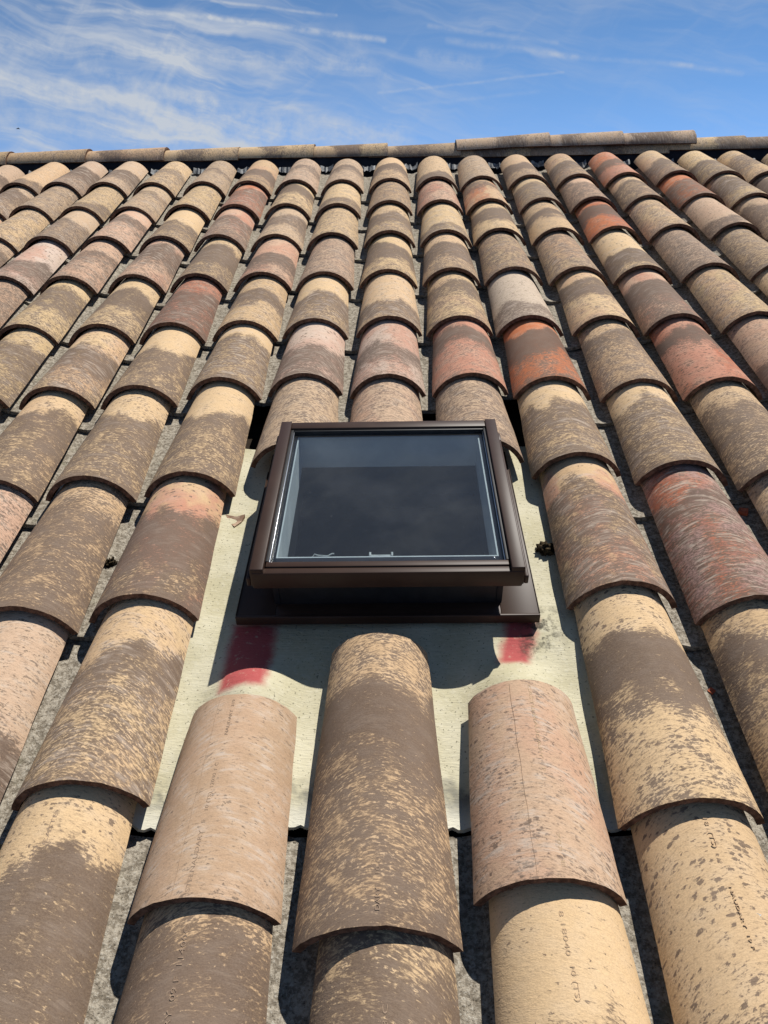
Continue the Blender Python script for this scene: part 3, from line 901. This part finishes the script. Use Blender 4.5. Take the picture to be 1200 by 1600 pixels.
sbox('bright_trim', (FX0 + RW + 0.0008, FS0 + 0.0305, 0.1205), (FX0 + RW + 0.0026, FS1 - 0.036, 0.1262), SILVER, sash, 0.0004)
sbox('bright_trim', (FX1 - RW - 0.0026, FS0 + 0.0305, 0.1205), (FX1 - RW - 0.0008, FS1 - 0.036, 0.1242), SILVER, sash, 0.0004)
# pane
GX0, GX1, GS0, GS1 = FX0 + RW - 0.004, FX1 - RW + 0.004, FS0 + 0.026, FS1 - 0.030
gl = sbox('pane', (GX0, GS0, 0.1145), (GX1, GS1, 0.1190), GLASS, None, 0.0)
# lining of the opening
LX0, LX1, LS0, LS1, LN0, LN1 = SKX0 + 0.0135, SKX1 - 0.0135, SKS0 + 0.0095, SKS1 - 0.0095, 0.028, 0.112
LT = 0.003
sbox('lining_board', (LX0 - LT, LS0, LN0), (LX0, LS1, LN1), LINING, bevel=0)
sbox('lining_board', (LX1, LS0, LN0), (LX1 + LT, LS1, LN1), LINING, bevel=0)
sbox('lining_board', (LX0 - LT, LS1, LN0), (LX1 + LT, LS1 + LT, LN1), LINING, bevel=0)
sbox('lining_board', (LX0 - LT, LS0 - LT, LN0), (LX1 + LT, LS0, LN1), LINING, bevel=0)
# dark attic space below
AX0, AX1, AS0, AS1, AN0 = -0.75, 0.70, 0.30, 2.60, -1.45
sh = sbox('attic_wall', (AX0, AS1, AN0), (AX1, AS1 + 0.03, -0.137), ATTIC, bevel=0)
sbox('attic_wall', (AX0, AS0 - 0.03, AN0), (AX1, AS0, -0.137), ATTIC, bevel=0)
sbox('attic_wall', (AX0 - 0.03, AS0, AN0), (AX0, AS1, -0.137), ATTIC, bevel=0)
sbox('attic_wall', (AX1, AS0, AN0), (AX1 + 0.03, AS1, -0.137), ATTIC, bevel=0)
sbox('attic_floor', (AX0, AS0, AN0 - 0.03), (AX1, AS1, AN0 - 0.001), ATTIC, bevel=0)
# fittings seen through the pane near the lower rail
lt = sbox('latch', (-0.058, FS0 + 0.0625, 0.098), (-0.012, FS0 + 0.070, 0.110), GREYPL, bevel=0.003)
for xx in (-0.058, -0.016):
    sbox('latch_arm', (xx, FS0 + 0.0625, 0.1102), (xx + 0.004, FS0 + 0.0735, 0.1125), GREYPL, lt, 0.0005)
bm = bmesh.new()
pts = [(x_, FS0 + 0.030 + y_, z_) for x_, y_, z_ in ((-0.172, 0.030, 0.102), (-0.164, 0.046, 0.106), (-0.156, 0.041, 0.107), (-0.138, 0.039, 0.107), (-0.130, 0.047, 0.106), (-0.126, 0.049, 0.104))]
rings = []
for p_ in pts:
    ring = []
    for a in range(6):
        an = a * math.pi / 3
        ring.append(bm.verts.new(Vector(p_) + base_off + Vector((0, 0.0014 * math.cos(an), 0.0014 * math.sin(an)))))
    rings.append(ring)
for a, b_ in zip(rings, rings[1:]):
    for i in range(6):
        bm.faces.new((a[i], a[(i + 1) % 6], b_[(i + 1) % 6], b_[i]))
me = bpy.data.meshes.new('wire_handle')
bm.to_mesh(me)
bm.free()
me.materials.append(GREYPL)
link('wire_handle', me, sky_o)
bm = bmesh.new()
bmesh.ops.create_uvsphere(bm, u_segments=10, v_segments=6, radius=0.0022, matrix=Matrix.Translation(Vector((0.178, 1.095, 0.119)) + base_off))
me = bpy.data.meshes.new('rivet')
bm.to_mesh(me)
bm.free()
me.materials.append(SILVER)
link('rivet', me, sky_o)

# ------------------------------------------------------------------ small loose things
def lump(name, label, cat, at, size, mat, seed, jag=0.35, sub=2, group=None):
    rr = random.Random(seed)
    bm = bmesh.new()
    bmesh.ops.create_icosphere(bm, subdivisions=sub, radius=1.0)
    for v in bm.verts:
        k = 1 + rr.uniform(-jag, jag)
        v.co = Vector((v.co.x * size[0] * k, v.co.y * size[1] * k, (v.co.z * k) * size[2]))
    zmin = min(v.co.z for v in bm.verts)
    for v in bm.verts:
        v.co.z -= zmin
    me = bpy.data.meshes.new(name)
    bm.to_mesh(me)
    bm.free()
    me.materials.append(mat)
    o = link(name, me)
    o.matrix_world = ROOF @ Matrix.Translation(at) @ Matrix.Rotation(rr.uniform(0, 6), 4, 'Z')
    o['label'], o['category'] = label, cat
    if group:
        o['group'] = group
    return o
lump('moss_clump', 'dark ball of dried moss on the cream apron right of the skylight', 'moss', (0.318, 1.285, apron_n(0.318, 1.285) - 0.002), (0.016, 0.018, 0.013), MOSS, 3, 0.38, 3, 'moss clumps on the roof')
lump('moss_clump', 'dark crumbly moss lump in the gap left of the pink-topped tile', 'moss', (-0.632, 1.262, -0.043), (0.011, 0.013, 0.010), MOSS, 4, 0.4, 3, 'moss clumps on the roof')
# flat shard of broken tile with a hollow middle
def shard(name, label, cat, at, pts, th, mat, rot=(0, 0, 0)):
    bm = bmesh.new()
    top = [bm.verts.new((x, y, th + z)) for x, y, z in pts]
    bot = [bm.verts.new((x * 0.92, y * 0.92, 0)) for x, y, z in pts]
    c = bm.verts.new((0, 0, th * 0.7))
    n_ = len(pts)
    for i in range(n_):
        bm.faces.new((top[i], top[(i + 1) % n_], c))
        bm.faces.new((bot[i], bot[(i + 1) % n_], top[(i + 1) % n_], top[i]))
    bm.faces.new(list(reversed(bot)))
    bmesh.ops.recalc_face_normals(bm, faces=bm.faces)
    me = bpy.data.meshes.new(name)
    bm.to_mesh(me)
    bm.free()
    me.materials.append(mat)
    o = link(name, me)
    o.matrix_world = ROOF @ Matrix.Translation(at) @ Matrix.Rotation(rot[2], 4, 'Z') @ Matrix.Rotation(rot[0], 4, 'X')
    o['label'], o['category'] = label, cat
    o['group'] = 'loose tile shards on the roof' if cat == 'shard' else 'mortar chips on the roof'
    return o
shard('tile_shard', 'broken triangular tile shard lying on the cream apron left of the skylight', 'shard', (-0.384, 1.415, apron_n(-0.384, 1.415)),
      [(-0.024, 0.016, 0.006), (0.002, 0.013, 0.002), (0.022, 0.014, 0.008), (0.017, -0.004, 0.002), (0.003, -0.026, 0.003), (-0.011, -0.010, 0.0)], 0.009, SHARD)
shard('mortar_chip', 'small white mortar chip lying on the near right speckled tile', 'chip', (0.452, 0.470, 0.0515),
      [(-0.005, 0.003, 0), (0.000, 0.004, 0.001), (0.006, -0.002, 0), (0.001, -0.0025, 0), (-0.004, -0.001, 0)], 0.002, PALECHIP, (0, 0, 0.5))
shard('mortar_chip', 'pale mortar chip in the left gap beside the lichen channel', 'chip', (-0.627, 1.075, -0.043),
      [(-0.005, 0.006, 0), (0.003, 0.007, 0.002), (0.006, -0.002, 0), (-0.003, -0.006, 0)], 0.006, PALECHIP, (0, 0, 0.2))
shard('tile_shard', 'red clay shard in the right gap beside the red-grey tile', 'shard', (0.800, 1.425, -0.043),
      [(-0.010, 0.010, 0.002), (0.008, 0.012, 0.0), (0.011, -0.006, 0.003), (-0.006, -0.012, 0.0)], 0.012, REDCHIP, (0, 0, 0.9))
shard('tile_shard', 'tiny red clay chip at the right edge near the speckled tile', 'shard', (0.558, 0.905, -0.043),
      [(-0.006, 0.005, 0.001), (0.005, 0.006, 0.0), (0.006, -0.004, 0.002), (-0.004, -0.006, 0.0)], 0.007, REDCHIP, (0, 0, 2.1))

# a bird far off over the ridge
bm = bmesh.new()
body = [(-0.16, 0, 0.0), (-0.05, 0.03, 0.01), (0.10, 0.028, 0.01), (0.19, 0.0, 0.0), (0.10, -0.028, 0.01), (-0.05, -0.03, 0.01)]
tv = [bm.verts.new(p_) for p_ in body]
bv = [bm.verts.new((x, y * 0.7, -0.035)) for x, y, z in body]
bm.faces.new(tv)
bm.faces.new(list(reversed(bv)))
for i in range(6):
    bm.faces.new((tv[i], bv[i], bv[(i + 1) % 6], tv[(i + 1) % 6]))
for sgn in (-1, 1):
    wv = [bm.verts.new(p_) for p_ in ((0.07, 0.02 * sgn, 0.0), (0.05, 0.16 * sgn, 0.07), (-0.10, 0.30 * sgn, 0.05), (-0.03, 0.15 * sgn, 0.06), (-0.02, 0.02 * sgn, 0.0))]
    bm.faces.new(wv)
bmesh.ops.solidify(bm, geom=list(bm.faces), thickness=0.006)
me = bpy.data.meshes.new('bird')
bm.to_mesh(me)
bm.free()
me.materials.append(FEATHER)
bird = link('bird', me)
bird.matrix_world = Matrix.Translation(cam.matrix_world.translation + ray_world(28, 201) * 85.0) @ Matrix.Rotation(0.7, 4, 'Z')
bird['label'], bird['category'] = 'tiny dark bird flying far off above the left ridge', 'bird'
